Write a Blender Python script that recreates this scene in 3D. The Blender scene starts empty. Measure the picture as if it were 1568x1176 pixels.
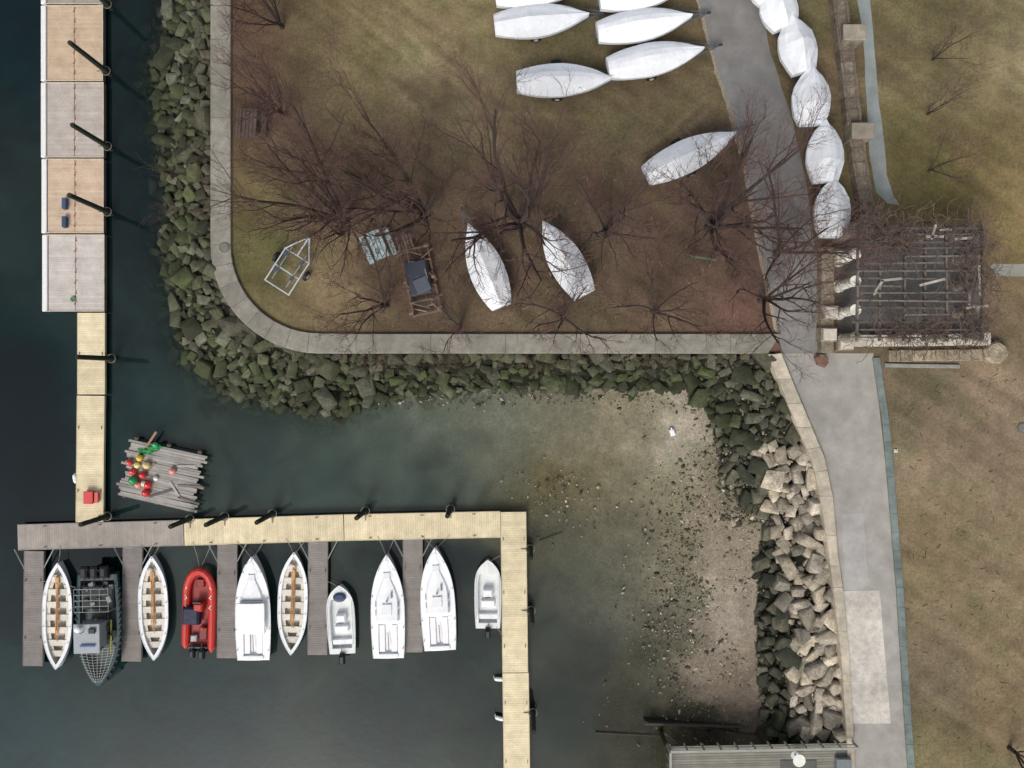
import bpy, bmesh, math, random
import numpy as np
from mathutils import Vector, Matrix
random.seed(7); rng=np.random.default_rng(7)
S=0.04; H=48.0; WL=-2.0
def W(px,py,z=0.0):
    s=S*(H-z)/H
    return ((px-784)*s,(588-py)*s,z)
def lin1(v):
    v=v/255.0
    return v/12.92 if v<=0.04045 else ((v+0.055)/1.055)**2.4
def C(r,g,b,k=1.0): return (lin1(r)*k,lin1(g)*k,lin1(b)*k)
def jit(c,a=0.12):
    k=1+random.uniform(-a,a); return tuple(min(1,x*k) for x in c)

# ---------------- materials ----------------
def vmat(name,rough=0.8,metal=0.0,scales=((3,0.25),(25,0.25)),bump=0.0,bscale=20,spec=0.5):
    m=bpy.data.materials.new(name); m.use_nodes=True; nt=m.node_tree; N=nt.nodes; L=nt.links
    b=N['Principled BSDF']; b.inputs['Roughness'].default_value=rough; b.inputs['Metallic'].default_value=metal
    b.inputs['Specular IOR Level'].default_value=spec
    at=N.new('ShaderNodeAttribute'); at.attribute_name='Col'
    tc=N.new('ShaderNodeTexCoord'); cur=at.outputs['Color']
    vec=tc.outputs['Object']
    for sc,am in scales:
        n=N.new('ShaderNodeTexNoise'); n.inputs['Scale'].default_value=sc; n.inputs['Detail'].default_value=2.5; n.inputs['Roughness'].default_value=0.65
        L.new(vec,n.inputs['Vector'])
        mr=N.new('ShaderNodeMapRange'); mr.inputs['From Min'].default_value=0.3; mr.inputs['From Max'].default_value=0.7
        mr.inputs['To Min'].default_value=1-am; mr.inputs['To Max'].default_value=1+am
        L.new(n.outputs['Fac'],mr.inputs['Value'])
        vm=N.new('ShaderNodeVectorMath'); vm.operation='SCALE'
        L.new(cur,vm.inputs[0]); L.new(mr.outputs['Result'],vm.inputs['Scale']); cur=vm.outputs['Vector']
    L.new(cur,b.inputs['Base Color'])
    if bump>0:
        n=N.new('ShaderNodeTexNoise'); n.inputs['Scale'].default_value=bscale; n.inputs['Detail'].default_value=2
        L.new(vec,n.inputs['Vector'])
        bp=N.new('ShaderNodeBump'); bp.inputs['Strength'].default_value=bump; bp.inputs['Distance'].default_value=0.05
        L.new(n.outputs['Fac'],bp.inputs['Height']); L.new(bp.outputs['Normal'],b.inputs['Normal'])
    return m
M_wood=vmat('weathered_wood',0.85,scales=((1.2,0.14),(14,0.16)))
M_rock=vmat('rock',0.9,scales=((2.2,0.35),(11,0.35)),bump=0.6,bscale=9)
M_conc=vmat('concrete',0.9,scales=((0.5,0.2),(2.5,0.18),(22,0.14)))
M_asph=vmat('asphalt',0.92,scales=((0.25,0.12),(1.1,0.14),(30,0.12)))
M_gel=vmat('white_gelcoat',0.35,scales=((1.5,0.05),(8,0.05)))
M_wrap=vmat('boat_cover_fabric',0.6,scales=((1.2,0.06),(7,0.05)),bump=0.8,bscale=2.2)
M_metal=vmat('galvanised_metal',0.5,0.3,scales=((3,0.1),))
M_dark=vmat('rubber_and_paint',0.6,scales=((6,0.15),))
M_bark=vmat('bark',0.95,scales=((3,0.2),))
M_paint=vmat('paint',0.45,scales=((5,0.08),))
M_ground=vmat('ground_grass_and_mud',0.97,spec=0.1,scales=((0.9,0.12),(5,0.2),(18,0.34),(45,0.34)),bump=0.4,bscale=14)

# ---------------- mesh builder ----------------
class MB:
    def __init__(s): s.v=[]; s.f=[]; s.c=[]; s.m=[]; s.mats=[]
    def mi(s,mat):
        if mat not in s.mats: s.mats.append(mat)
        return s.mats.index(mat)
    def add(s,vs,fs,col,mat):
        o=len(s.v); s.v.extend([tuple(p) for p in vs]); s.c.extend([col]*len(vs)); k=s.mi(mat)
        for f in fs: s.f.append([i+o for i in f]); s.m.append(k)
    def box(s,c,d,col,mat,rz=0.0,bev=0.0):
        x,y,z=d[0]/2,d[1]/2,d[2]/2; cs,sn=math.cos(rz),math.sin(rz); b=min(bev,x*.5,y*.5,z*.8)
        P=[(-x,-y,-z),(x,-y,-z),(x,y,-z),(-x,y,-z)]
        if b>0:
            P+=[(-x,-y,z-b),(x,-y,z-b),(x,y,z-b),(-x,y,z-b),(-x+b,-y+b,z),(x-b,-y+b,z),(x-b,y-b,z),(-x+b,y-b,z)]
            F=[(3,2,1,0)]+[(i,(i+1)%4,(i+1)%4+4,i+4) for i in range(4)]+[(i+4,(i+1)%4+4,(i+1)%4+8,i+8) for i in range(4)]+[(8,9,10,11)]
        else:
            P+=[(-x,-y,z),(x,-y,z),(x,y,z),(-x,y,z)]
            F=[(3,2,1,0),(4,5,6,7)]+[(i,(i+1)%4,(i+1)%4+4,i+4) for i in range(4)]
        s.add([(c[0]+p[0]*cs-p[1]*sn,c[1]+p[0]*sn+p[1]*cs,c[2]+p[2]) for p in P],F,col,mat)
    def tube(s,p0,p1,r0,r1,col,mat,n=6,cap=True):
        a=Vector(p0); b=Vector(p1); d=b-a
        if d.length<1e-6: return
        d.normalize(); u=d.orthogonal().normalized(); w=d.cross(u)
        vs=[]
        for q,r in ((a,r0),(b,r1)):
            for i in range(n):
                t=2*math.pi*i/n; vs.append(q+u*(math.cos(t)*r)+w*(math.sin(t)*r))
        fs=[(i,(i+1)%n,n+(i+1)%n,n+i) for i in range(n)]
        if cap: fs+= [tuple(range(n-1,-1,-1)),tuple(range(n,2*n))]
        s.add(vs,fs,col,mat)
    def path(s,pts,r,col,mat,n=6,closed=False):
        k=len(pts)
        for i in range(k if closed else k-1): s.tube(pts[i],pts[(i+1)%k],r,r,col,mat,n)
    def loft(s,rings,col,mat,closed=True,cap=True):
        n=len(rings[0]); vs=[p for r in rings for p in r]; fs=[]
        for j in range(len(rings)-1):
            for i in range(n if closed else n-1):
                k=(i+1)%n; fs.append((j*n+i,j*n+k,(j+1)*n+k,(j+1)*n+i))
        if cap and closed: fs+=[tuple(range(n-1,-1,-1)),tuple((len(rings)-1)*n+i for i in range(n))]
        s.add(vs,fs,col,mat)
    def ball(s,c,r,col,mat,n=10,sz=1.0):
        vs=[];fs=[]; m=n//2+1
        for j in range(m+1):
            ph=math.pi*j/m
            for i in range(n):
                t=2*math.pi*i/n; vs.append((c[0]+r*math.sin(ph)*math.cos(t),c[1]+r*math.sin(ph)*math.sin(t),c[2]+r*sz*math.cos(ph)))
        for j in range(m):
            for i in range(n): fs.append((j*n+i,(j+1)*n+i,(j+1)*n+(i+1)%n,j*n+(i+1)%n))
        s.add(vs,fs,col,mat)
    def prism(s,pts,z0,z1,col,mat):
        n=len(pts); vs=[(p[0],p[1],z0) for p in pts]+[(p[0],p[1],z1) for p in pts]
        fs=[(i,(i+1)%n,n+(i+1)%n,n+i) for i in range(n)]+[tuple(range(n-1,-1,-1)),tuple(range(n,2*n))]
        s.add(vs,fs,col,mat)
    def obj(s,name,loc=(0,0,0),rz=0.0,smooth=False,fix=True):
        me=bpy.data.meshes.new(name); me.from_pydata(s.v,[],s.f)
        for m in s.mats: me.materials.append(m)
        me.polygons.foreach_set('material_index',s.m)
        ca=me.color_attributes.new('Col','FLOAT_COLOR','POINT')
        a=np.ones((len(s.v),4),dtype=np.float32); a[:,:3]=np.array(s.c,dtype=np.float32).reshape(-1,3)
        ca.data.foreach_set('color',a.ravel())
        if fix:
            bm=bmesh.new(); bm.from_mesh(me); bmesh.ops.recalc_face_normals(bm,faces=bm.faces); bm.to_mesh(me); bm.free()
        if smooth: me.polygons.foreach_set('use_smooth',[True]*len(me.polygons))
        me.update()
        o=bpy.data.objects.new(name,me); o.location=loc; o.rotation_euler=(0,0,rz); bpy.context.collection.objects.link(o)
        return o

_tab=rng.random((256,256))
def vn(x,y):
    xi=np.floor(x).astype(int); yi=np.floor(y).astype(int); fx=x-xi; fy=y-yi
    fx=fx*fx*(3-2*fx); fy=fy*fy*(3-2*fy)
    g=lambda a,b:_tab[a%256,b%256]
    return (g(xi,yi)*(1-fx)+g(xi+1,yi)*fx)*(1-fy)+(g(xi,yi+1)*(1-fx)+g(xi+1,yi+1)*fx)*fy
def fbm(x,y,o=4):
    r=0;a=.5
    for i in range(o): r=r+a*vn(x+i*17.3,y+i*9.1); x=x*2;y=y*2;a*=.5
    return r/(1-.5**o)-.5

# ---------------- shore polylines ----------------
arc=[(488-166*math.cos(math.radians(a)),375+166*math.sin(math.radians(a))) for a in range(0,91,6)]
arci=[(488-135*math.cos(math.radians(a)),375+135*math.sin(math.radians(a))) for a in range(0,91,6)]
rw_out=[(1176,543),(1200,600),(1222,655),(1244,705),(1256,760),(1270,850),(1276,900),(1288,1000),(1297,1130),(1310,1500)]
rw_in=[(1197,541),(1221,600),(1244,655),(1263,700),(1276,760),(1284,850),(1291,900),(1301,1000),(1308,1130),(1324,1500)]
wall_px=[(322,-900)]+arc+rw_out
outer_px=[(250,-900),(255,0),(258,60),(238,100),(242,180),(252,260),(262,330),(250,390),(268,480),(288,555),(340,598),(440,626),(520,640),(580,612),(700,600),(800,592),(950,598),(1050,597),(1085,625),(1100,700),(1130,770),(1165,800),(1160,900),(1160,1000),(1165,1080),(1180,1130),(1195,1500)]
wallW=np.array([W(x,y,0)[:2] for x,y in wall_px]); outW=np.array([W(x,y,WL)[:2] for x,y in outer_px])
def pdist(X,Y,pl):
    d=np.full(X.shape,1e9)
    for a,b in zip(pl[:-1],pl[1:]):
        ab=b-a; t=np.clip(((X-a[0])*ab[0]+(Y-a[1])*ab[1])/(ab@ab),0,1)
        d=np.minimum(d,np.hypot(X-a[0]-t*ab[0],Y-a[1]-t*ab[1]))
    return d
def inside(X,Y,pl):
    r=np.zeros(X.shape,bool); n=len(pl)
    for i in range(n):
        x1,y1=pl[i]; x2,y2=pl[(i+1)%n]
        if y1==y2: continue
        c=((y1>Y)!=(y2>Y))&(X<(x2-x1)*(Y-y1)/(y2-y1)+x1); r^=c
    return r
midw=[((a[0]+b[0])/2,(a[1]+b[1])/2) for a,b in zip(arc,arci)]
midr=[((a[0]+b[0])/2,(a[1]+b[1])/2) for a,b in zip(rw_out,rw_in)]
land_px=[(337,-60000)]+midw+midr+[(1317,60000),(90000,60000),(90000,-60000)]
landW=np.array([W(x,y)[:2] for x,y in land_px])
bandW=np.concatenate([wallW,outW[::-1]])

cove=[(0,0,24,36,40,3),(0,600,16,33,37,3),(0,1176,30,50,54,3),(200,100,34,42,44,1.6),(205,300,34,42,44,1.6),(100,900,20,34,37,3),(300,1100,25,42,45,3),(600,1100,25,40,41,3),(700,1000,32,42,41,2.5),(60,700,15,32,36,3),(450,900,23,35,37,3),(600,870,25,35,36,3),
(200,620,36,49,50,1.8),(220,480,40,49,49,1.2),(400,700,52,64,62,1.2),(350,650,52,62,59,1),(500,740,58,70,66,1.2),(500,690,62,73,68,.9),(600,680,78,89,82,.6),(650,640,110,115,104,.25),(600,640,92,100,90,.35),(560,660,80,90,82,.5),(700,740,82,91,83,.5),(700,690,98,104,92,.35),(640,760,68,79,74,.7),(760,640,118,119,107,.15),(760,700,112,112,99,.2),(850,650,130,123,107,.08),(840,740,114,102,74,.12),(800,760,100,97,76,.2),(900,750,118,108,84,.1),(950,640,140,129,111,.03),(1030,660,160,151,135,-.03),(1070,610,152,143,128,-.03),(1000,740,132,123,105,.04),(940,800,114,107,92,.1),(860,820,92,91,78,.3),(880,900,88,90,81,.3),(950,900,102,100,90,.15),(1020,860,120,112,97,.04),(1060,780,128,118,101,0),(1110,860,138,128,111,-.05),(1120,950,150,140,125,-.08),(1080,1040,120,110,96,-.05),(1130,1050,120,108,94,-.05),(1020,960,98,92,82,.05),(980,1020,82,80,70,.15),(900,1000,64,68,63,.5),(860,1100,47,54,51,.8),(960,1110,62,62,53,.3),(1060,1110,74,68,57,.05),(830,950,66,72,66,.7),(650,900,27,37,38,2.5),(700,860,29,39,39,2.3),(760,1100,28,39,38,2.3),(850,620,120,115,101,.1)]
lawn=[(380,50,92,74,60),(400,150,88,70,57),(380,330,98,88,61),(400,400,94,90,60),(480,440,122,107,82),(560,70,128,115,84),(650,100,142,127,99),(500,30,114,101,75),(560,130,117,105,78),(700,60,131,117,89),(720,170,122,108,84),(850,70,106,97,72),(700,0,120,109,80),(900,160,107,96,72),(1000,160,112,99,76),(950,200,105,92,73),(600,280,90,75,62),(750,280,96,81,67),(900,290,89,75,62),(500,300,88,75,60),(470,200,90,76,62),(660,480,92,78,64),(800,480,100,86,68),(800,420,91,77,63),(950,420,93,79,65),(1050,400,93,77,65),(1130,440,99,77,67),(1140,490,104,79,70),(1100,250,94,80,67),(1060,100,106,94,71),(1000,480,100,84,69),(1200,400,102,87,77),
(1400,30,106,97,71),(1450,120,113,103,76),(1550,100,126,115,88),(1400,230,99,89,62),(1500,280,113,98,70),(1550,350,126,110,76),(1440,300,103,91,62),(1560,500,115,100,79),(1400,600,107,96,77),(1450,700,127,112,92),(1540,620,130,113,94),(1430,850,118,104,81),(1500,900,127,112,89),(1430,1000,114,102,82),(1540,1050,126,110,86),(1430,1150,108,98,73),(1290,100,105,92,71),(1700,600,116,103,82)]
def shep(px,py,ctl,cols):
    num=np.zeros(px.shape+(cols,)); den=np.zeros(px.shape)
    for c in ctl:
        w=1/(((px-c[0])**2+(py-c[1])**2)+900)**1.8
        v=[lin1(q) for q in c[2:5]]+list(c[5:])
        for i in range(cols): num[...,i]+=w*v[i]
        den+=w
    return num/den[...,None]
def bed(X,Y):
    wx=X+3.0*fbm(X*.22,Y*.22)+1.5*fbm(X*.9+40,Y*.9); wy=Y+3.0*fbm(X*.22+90,Y*.22)+1.5*fbm(X*.9,Y*.9+70)
    sW=S*(H-WL)/H
    px=np.clip(wx/sW+784,-400,2000); py=np.clip(588-wy/sW,-400,1600)
    cv=shep(px,py,cove,4)
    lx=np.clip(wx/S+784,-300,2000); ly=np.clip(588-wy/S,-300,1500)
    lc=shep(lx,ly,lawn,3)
    land=inside(X,Y,landW); band=inside(X,Y,bandW)
    d1=pdist(X,Y,wallW); d2=pdist(X,Y,outW)
    zm=WL-cv[...,3]+0.10*fbm(X*.7,Y*.7)
    zb=-0.5+(WL+0.5-0.0)*(d1/(d1+d2+1e-6))
    z=np.where(band,zb,np.maximum(zm,WL-0.1-0.5*d2))
    z=np.where(land,0.0,z)
    z=np.maximum(z,-5)
    col=cv[...,:3].copy()
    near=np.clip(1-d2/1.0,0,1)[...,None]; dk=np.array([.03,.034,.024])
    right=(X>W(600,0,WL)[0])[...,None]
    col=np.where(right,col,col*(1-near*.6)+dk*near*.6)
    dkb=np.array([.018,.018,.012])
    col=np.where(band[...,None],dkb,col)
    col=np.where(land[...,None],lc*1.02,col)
    return z,col,cv,land,band

def axis(lo,hi,st):
    a=list(np.arange(lo,hi+st/2,st)); d=st; x=hi; out=[]
    while x<2500: d*=1.35; x+=d; out.append(x)
    d=st; x=lo; pre=[]
    while x>-2500: d*=1.35; x-=d; pre.append(x)
    return np.array(pre[::-1]+a+out)
def gridmesh(name,xs,ys,z,col,mat,extra=None):
    nx,ny=len(xs),len(ys); X,Y=np.meshgrid(xs,ys)
    co=np.stack([X,Y,z],-1).reshape(-1,3)
    i=np.arange(nx*ny).reshape(ny,nx); F=np.stack([i[:-1,:-1],i[:-1,1:],i[1:,1:],i[1:,:-1]],-1).reshape(-1,4)
    me=bpy.data.meshes.new(name); me.vertices.add(len(co)); me.vertices.foreach_set('co',co.ravel())
    me.loops.add(F.size); me.loops.foreach_set('vertex_index',F.ravel().astype(np.int32))
    me.polygons.add(len(F)); me.polygons.foreach_set('loop_start',np.arange(0,F.size,4,dtype=np.int32))
    me.update(calc_edges=True); me.validate()
    a=np.ones((len(co),4),np.float32); a[:,:3]=col.reshape(-1,3)
    me.color_attributes.new('Col','FLOAT_COLOR','POINT').data.foreach_set('color',a.ravel())
    if extra is not None: me.attributes.new('Opac','FLOAT','POINT').data.foreach_set('value',extra.ravel().astype(np.float32))
    me.materials.append(mat)
    o=bpy.data.objects.new(name,me); bpy.context.collection.objects.link(o); return o
xs=axis(-35,35,.14); ys=axis(-27,27,.14); X,Y=np.meshgrid(xs,ys)
z,col,cv,land,band=bed(X,Y)
strk=np.clip(fbm((X*.5+Y*.8)*1.6,(X*.8-Y*.5)*.12+5,3)*2,-.5,.5)
pat=fbm(X*.35+11,Y*.35+3,5); fine=fbm(X*1.7+5,Y*1.7+31,4)
k=np.where(land,1+.3*strk+.4*pat+.38*fine,1+.55*fbm(X*.8,Y*.8,5)+.3*fbm(X*3,Y*3,3))  # off land, noise paints milky streaks and pale reflections into the bed colour
# mower / trailer track streaks on the upper lawn
def seg(x0,y0,x1,y1,w):
    a_=np.array(W(x0,y0)[:2]); b_=np.array(W(x1,y1)[:2]); return np.exp(-(pdist(X,Y,np.array([a_,b_]))/w)**2)
trk=0
for q in [(500,10,600,90),(520,0,620,80),(590,60,680,140),(620,50,720,130),(650,80,740,165),(560,90,640,170),(1080,150,1010,215),(1096,160,1030,220),(700,170,900,180)]: trk=trk+seg(*q,.16)
k=k*(1+.22*np.clip(trk,0,1)*land)
green=np.clip(fbm(X*.5+60,Y*.5,4)*2.2,0,1)[...,None]*land[...,None]
col=col*k[...,None]*(1+green*np.array([-.15,.02,-.14]))
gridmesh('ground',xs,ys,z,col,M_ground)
# water
m=bpy.data.materials.new('harbour_water'); m.use_nodes=True; nt=m.node_tree; N=nt.nodes; L=nt.links
b=N['Principled BSDF']; b.inputs['Roughness'].default_value=0.04; b.inputs['IOR'].default_value=1.42
at=N.new('ShaderNodeAttribute'); at.attribute_name='Col'; ao=N.new('ShaderNodeAttribute'); ao.attribute_name='Opac'
tc=N.new('ShaderNodeTexCoord')
n1=N.new('ShaderNodeTexNoise'); n1.inputs['Scale'].default_value=.35; n1.inputs['Detail'].default_value=5; n1.inputs['Distortion'].default_value=1.2; L.new(tc.outputs['Object'],n1.inputs['Vector'])
mr=N.new('ShaderNodeMapRange'); mr.inputs['From Min'].default_value=.3; mr.inputs['From Max'].default_value=.7; mr.inputs['To Min'].default_value=.72; mr.inputs['To Max'].default_value=1.32  # cloudy streaks painted into the water colour: milky silt plus whitish reflections
L.new(n1.outputs['Fac'],mr.inputs['Value']); vm=N.new('ShaderNodeVectorMath'); vm.operation='SCALE'; L.new(at.outputs['Color'],vm.inputs[0]); L.new(mr.outputs['Result'],vm.inputs['Scale']); L.new(vm.outputs['Vector'],b.inputs['Base Color'])
n2=N.new('ShaderNodeTexNoise'); n2.inputs['Scale'].default_value=2.2; n2.inputs['Detail'].default_value=3; L.new(tc.outputs['Object'],n2.inputs['Vector'])
bp=N.new('ShaderNodeBump'); bp.inputs['Strength'].default_value=.08; bp.inputs['Distance'].default_value=.05; L.new(n2.outputs['Fac'],bp.inputs['Height']); L.new(bp.outputs['Normal'],b.inputs['Normal'])
tr=N.new('ShaderNodeBsdfTransparent'); tr.inputs['Color'].default_value=(.93,.96,.92,1); mx=N.new('ShaderNodeMixShader')
L.new(ao.outputs['Fac'],mx.inputs['Fac']); L.new(tr.outputs[0],mx.inputs[1]); L.new(b.outputs[0],mx.inputs[2]); L.new(mx.outputs[0],N['Material Output'].inputs['Surface'])
M_water=m
xs2=axis(-35,35,.2); ys2=axis(-27,27,.2); X2,Y2=np.meshgrid(xs2,ys2)
z2,c2,cv2,l2,b2=bed(X2,Y2)
dep=np.maximum(WL-z2,0); op=np.clip(1-np.exp(-dep*1.7),.06,1)
wc=np.maximum(cv2[...,:3]-np.array([.0110,.0100,.0115]),np.array([.0006,.0018,.0018]))
gridmesh('water',xs2,ys2,np.full(X2.shape,WL),wc,M_water,op)

# ---------------- sea walls ----------------
def resample(pl,step):
    pl=[np.array(p,float) for p in pl]; out=[pl[0]]
    for a,b in zip(pl[:-1],pl[1:]):
        n=max(1,int(round(np.linalg.norm(b-a)/step)))
        for i in range(1,n+1): out.append(a+(b-a)*i/n)
    return out
def wallstrip(name,A,B,z0,z1,base,mat,var=.12,gap=.012,every=1):
    mb=MB(); n=len(A)
    for i in range(n-1):
        a0=np.array(W(*A[i],z1)); a1=np.array(W(*A[i+1],z1)); b0=np.array(W(*B[i],z1)); b1=np.array(W(*B[i+1],z1))
        if i%every==0: cc=jit(base,var)
        if (i+1)%every==0:
            la=np.linalg.norm(a1-a0)+1e-6; lb=np.linalg.norm(b1-b0)+1e-6
            a1=a1-(a1-a0)*gap/la; b1=b1-(b1-b0)*gap/lb
        vs=[]
        for zz,ins in ((z0,0),(z1-.03,0),(z1,.03)):
            for p,q in ((a0,b0),(a1,b1)):
                d=(q-p)/np.linalg.norm(q-p)
                vs+= [(p[0]+d[0]*ins,p[1]+d[1]*ins,zz),(q[0]-d[0]*ins,q[1]-d[1]*ins,zz)]
        F=[]
        for l in (0,4): F+=[(l,l+1,l+5,l+4),(l+3,l+2,l+6,l+7),(l+2,l,l+4,l+6),(l+1,l+3,l+7,l+5)]
        F.append((8,9,11,10)); mb.add(vs,F,cc,mat)
    return mb.obj(name)
A=[(322,y) for y in range(-300,361,60)]+[(322,375)]+arc[1:]; B=[(353,y) for y in range(-300,361,60)]+[(353,375)]+arci[1:]
xs_=[488+(i+1)*(1176-488)/12 for i in range(12)]
A+=[(x,541) for x in xs_]; B+=[(x+(20 if x>1170 else 0),511) for x in xs_]
wallstrip('sea_wall',A,B,-2.3,.22,C(132,128,118),M_conc,.11,.02,2)
ra=[];rb=[]
for i in range(len(rw_out)-1):
    for j in range(3):
        t=j/3; ra.append((rw_out[i][0]*(1-t)+rw_out[i+1][0]*t,rw_out[i][1]*(1-t)+rw_out[i+1][1]*t)); rb.append((rw_in[i][0]*(1-t)+rw_in[i+1][0]*t,rw_in[i][1]*(1-t)+rw_in[i+1][1]*t))
ra.append(rw_out[-1]); rb.append(rw_in[-1])
wallstrip('sea_wall',ra,rb,-2.3,.25,C(172,162,145),M_conc,.12,.02,2)

# ---------------- roads ----------------
def sheet(name,px,zz,col,mat,j=0,step=20):
    pts=resample(px+[px[0]],step)[:-1]; mb=MB()
    P=[W(p[0]+random.uniform(-j,j),p[1]+random.uniform(-j,j),zz) for p in pts]
    mb.add(P,[tuple(range(len(P)))],col,mat); o=mb.obj(name)
    bm=bmesh.new(); bm.from_mesh(o.data)
    for f in bm.faces:
        if f.normal.z<0: f.normal_flip()
    bmesh.ops.triangulate(bm,faces=bm.faces); bm.to_mesh(o.data); bm.free(); return o
sheet('road',[(1050,-600),(1070,0),(1100,110),(1120,165),(1145,270),(1165,380),(1180,450),(1192,511),(1197,541),(1256,541),(1252,460),(1250,400),(1238,300),(1215,190),(1180,80),(1163,0),(1140,-600)],.008,C(126,124,121),M_asph,.8)
sheet('footpath',[(1197,541)]+rw_in[1:]+[(1412,1500),(1385,1110),(1372,900),(1358,730),(1337,541),(1256,541)],.008,C(150,147,140),M_asph,.3)
sheet('concrete_slab',[(1291,905),(1347,904),(1364,1108),(1305,1108)],.02,C(186,180,170),M_conc,0)
sheet('asphalt_patch',[(1290,788),(1322,785),(1330,895),(1312,905),(1292,903)],.014,C(157,155,151),M_asph,.5)
sheet('asphalt_patch',[(1160,285),(1175,280),(1240,330),(1238,350),(1160,310)],.014,C(112,112,111),M_asph,.8)
sheet('garden_path',[(1313,-300),(1313,0),(1322,60),(1328,180),(1332,240),(1342,295),(1360,312),(1378,314),(1368,300),(1358,268),(1352,200),(1346,160),(1338,60),(1332,0),(1330,-300)],.008,C(130,137,135),M_asph,.6)
sheet('garden_path',[(1512,404),(1900,410),(1900,432),(1525,422)],.008,C(138,139,130),M_asph,.6)
sheet('worn_verge',[(1062,-300),(1066,0),(1095,110),(1114,165),(1139,270),(1159,380),(1174,450),(1186,510),(1196,511),(1184,450),(1169,380),(1149,270),(1124,165),(1104,110),(1074,0),(1070,-300)],.005,C(150,140,122),M_ground,1.6,9)
kl=[(1337,548),(1352,650),(1359,730),(1373,900),(1386,1110),(1414,1500)]
KA=resample(kl,30); KB=[(p[0]+11,p[1]) for p in KA]
wallstrip('kerb',KA,KB,-.1,.14,C(106,116,112),M_conc,.1,.015,1)
wallstrip('kerb',[(1355,556),(1400,557),(1470,558)],[(1355,562),(1400,563),(1470,564)],-.1,.14,C(135,135,128),M_conc,.1,.015,1)
# ---------------- rocks ----------------
def hulllib(nvar,jt,nr):
    out=[]
    for _ in range(nvar):
        pts=[]
        for sx in (-1,1):
            for sy in (-1,1):
                for sz in (-1,1): pts.append(np.array([sx,sy,sz])*.78+rng.uniform(-jt,jt,3))
        for _k in range(nr):
            n=rng.normal(size=3); n/=np.linalg.norm(n); pts.append(n*rng.uniform(.95,1.12))
        bm=bmesh.new()
        for p in pts: bm.verts.new(p)
        bmesh.ops.convex_hull(bm,input=bm.verts)
        bmesh.ops.delete(bm,geom=[v for v in bm.verts if not v.link_faces],context='VERTS')
        bmesh.ops.bevel(bm,geom=list(bm.edges),offset=.05,segments=1,affect='EDGES',profile=.5)
        bmesh.ops.triangulate(bm,faces=bm.faces); bm.verts.index_update()
        out.append((np.array([v.co[:] for v in bm.verts]),np.array([[v.index for v in f.verts] for f in bm.faces]))); bm.free()
    return out
def icolib(sub,nvar,cuts):
    out=[]
    bm=bmesh.new(); bmesh.ops.create_icosphere(bm,subdivisions=sub,radius=1); base=np.array([v.co[:] for v in bm.verts]); F=np.array([[v.index for v in f.verts] for f in bm.faces]); bm.free()
    for _ in range(nvar):
        p=base.copy()
        for c in range(cuts):
            n=rng.normal(size=3); n/=np.linalg.norm(n); d=rng.uniform(.42,.8); e=np.maximum(p@n-d,0); p-=e[:,None]*n
        p/=np.abs(p).max(0); out.append((p,F))
    return out
def rocks(name,items,lib):
    V=[];FF=[];CC=[];o=0
    for (x,y,zc,r,cc) in items:
        lp,lf=lib[rng.integers(len(lib))]
        p=lp*np.array([r*rng.uniform(.9,1.45),r*rng.uniform(.65,1.0),r*rng.uniform(.45,.8)])
        t=rng.uniform(-.4,.4); c_,s_=math.cos(t),math.sin(t); p=p@np.array([[1,0,0],[0,c_,-s_],[0,s_,c_]])
        t=rng.uniform(-.3,.3); c_,s_=math.cos(t),math.sin(t); p=p@np.array([[c_,0,s_],[0,1,0],[-s_,0,c_]])
        a=rng.uniform(0,6.28); c_,s_=math.cos(a),math.sin(a); p=p@np.array([[c_,-s_,0],[s_,c_,0],[0,0,1]])
        V.append(p+np.array([x,y,zc])); FF.append(lf+o); o+=len(p)
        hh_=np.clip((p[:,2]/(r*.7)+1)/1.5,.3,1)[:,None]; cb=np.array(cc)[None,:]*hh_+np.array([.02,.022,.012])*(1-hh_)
        CC.append(np.concatenate([cb,np.ones((len(p),1))],1))
    V=np.concatenate(V);FF=np.concatenate(FF);CC=np.concatenate(CC).astype(np.float32)
    me=bpy.data.meshes.new(name); me.vertices.add(len(V)); me.vertices.foreach_set('co',V.ravel()); me.loops.add(FF.size); me.loops.foreach_set('vertex_index',FF.ravel().astype(np.int32))
    me.polygons.add(len(FF)); me.polygons.foreach_set('loop_start',np.arange(0,FF.size,3,dtype=np.int32)); me.update(calc_edges=True)
    me.color_attributes.new('Col','FLOAT_COLOR','POINT').data.foreach_set('color',CC.ravel()); me.materials.append(M_rock)
    ob=bpy.data.objects.new(name,me); bpy.context.collection.objects.link(ob); return ob
libH=hulllib(30,.30,5); lib1=icolib(1,12,6)
def dart(n,rf,reg,ov=.75,tries=14):
    x0,x1,y0,y1=reg; A_=np.zeros((n+1,3)); k=0
    for _ in range(n*tries):
        if k>=n: break
        x=rng.uniform(x0,x1); y=rng.uniform(y0,y1); r=rf(x,y)
        if r is None: continue
        if k and (np.hypot(A_[:k,0]-x,A_[:k,1]-y)<(A_[:k,2]+r)*ov).any(): continue
        A_[k]=(x,y,r); k+=1
    return [(a[0],a[1]) for a in A_[:k]],[a[2] for a in A_[:k]]
gx=np.arange(-26,26,.1); gy=np.arange(-30,32,.1); GX,GY=np.meshgrid(gx,gy)
Gd1=pdist(GX,GY,wallW); Gd2=pdist(GX,GY,outW); Gb=inside(GX,GY,bandW); Gl=inside(GX,GY,landW)
def look(x,y):
    i=int(np.clip((x+26)/.1,0,len(gx)-1)); j=int(np.clip((y+30)/.1,0,len(gy)-1))
    return Gd1[j,i],Gd2[j,i],Gb[j,i],Gl[j,i]
ybig=(W(0,690,-1)[1],W(0,1125,-1)[1]); XR=W(1100,0,-1)[0]
def isbig(x,y,d1): return x>XR and ybig[1]<y<ybig[0]+.5 and d1<2.9
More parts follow.
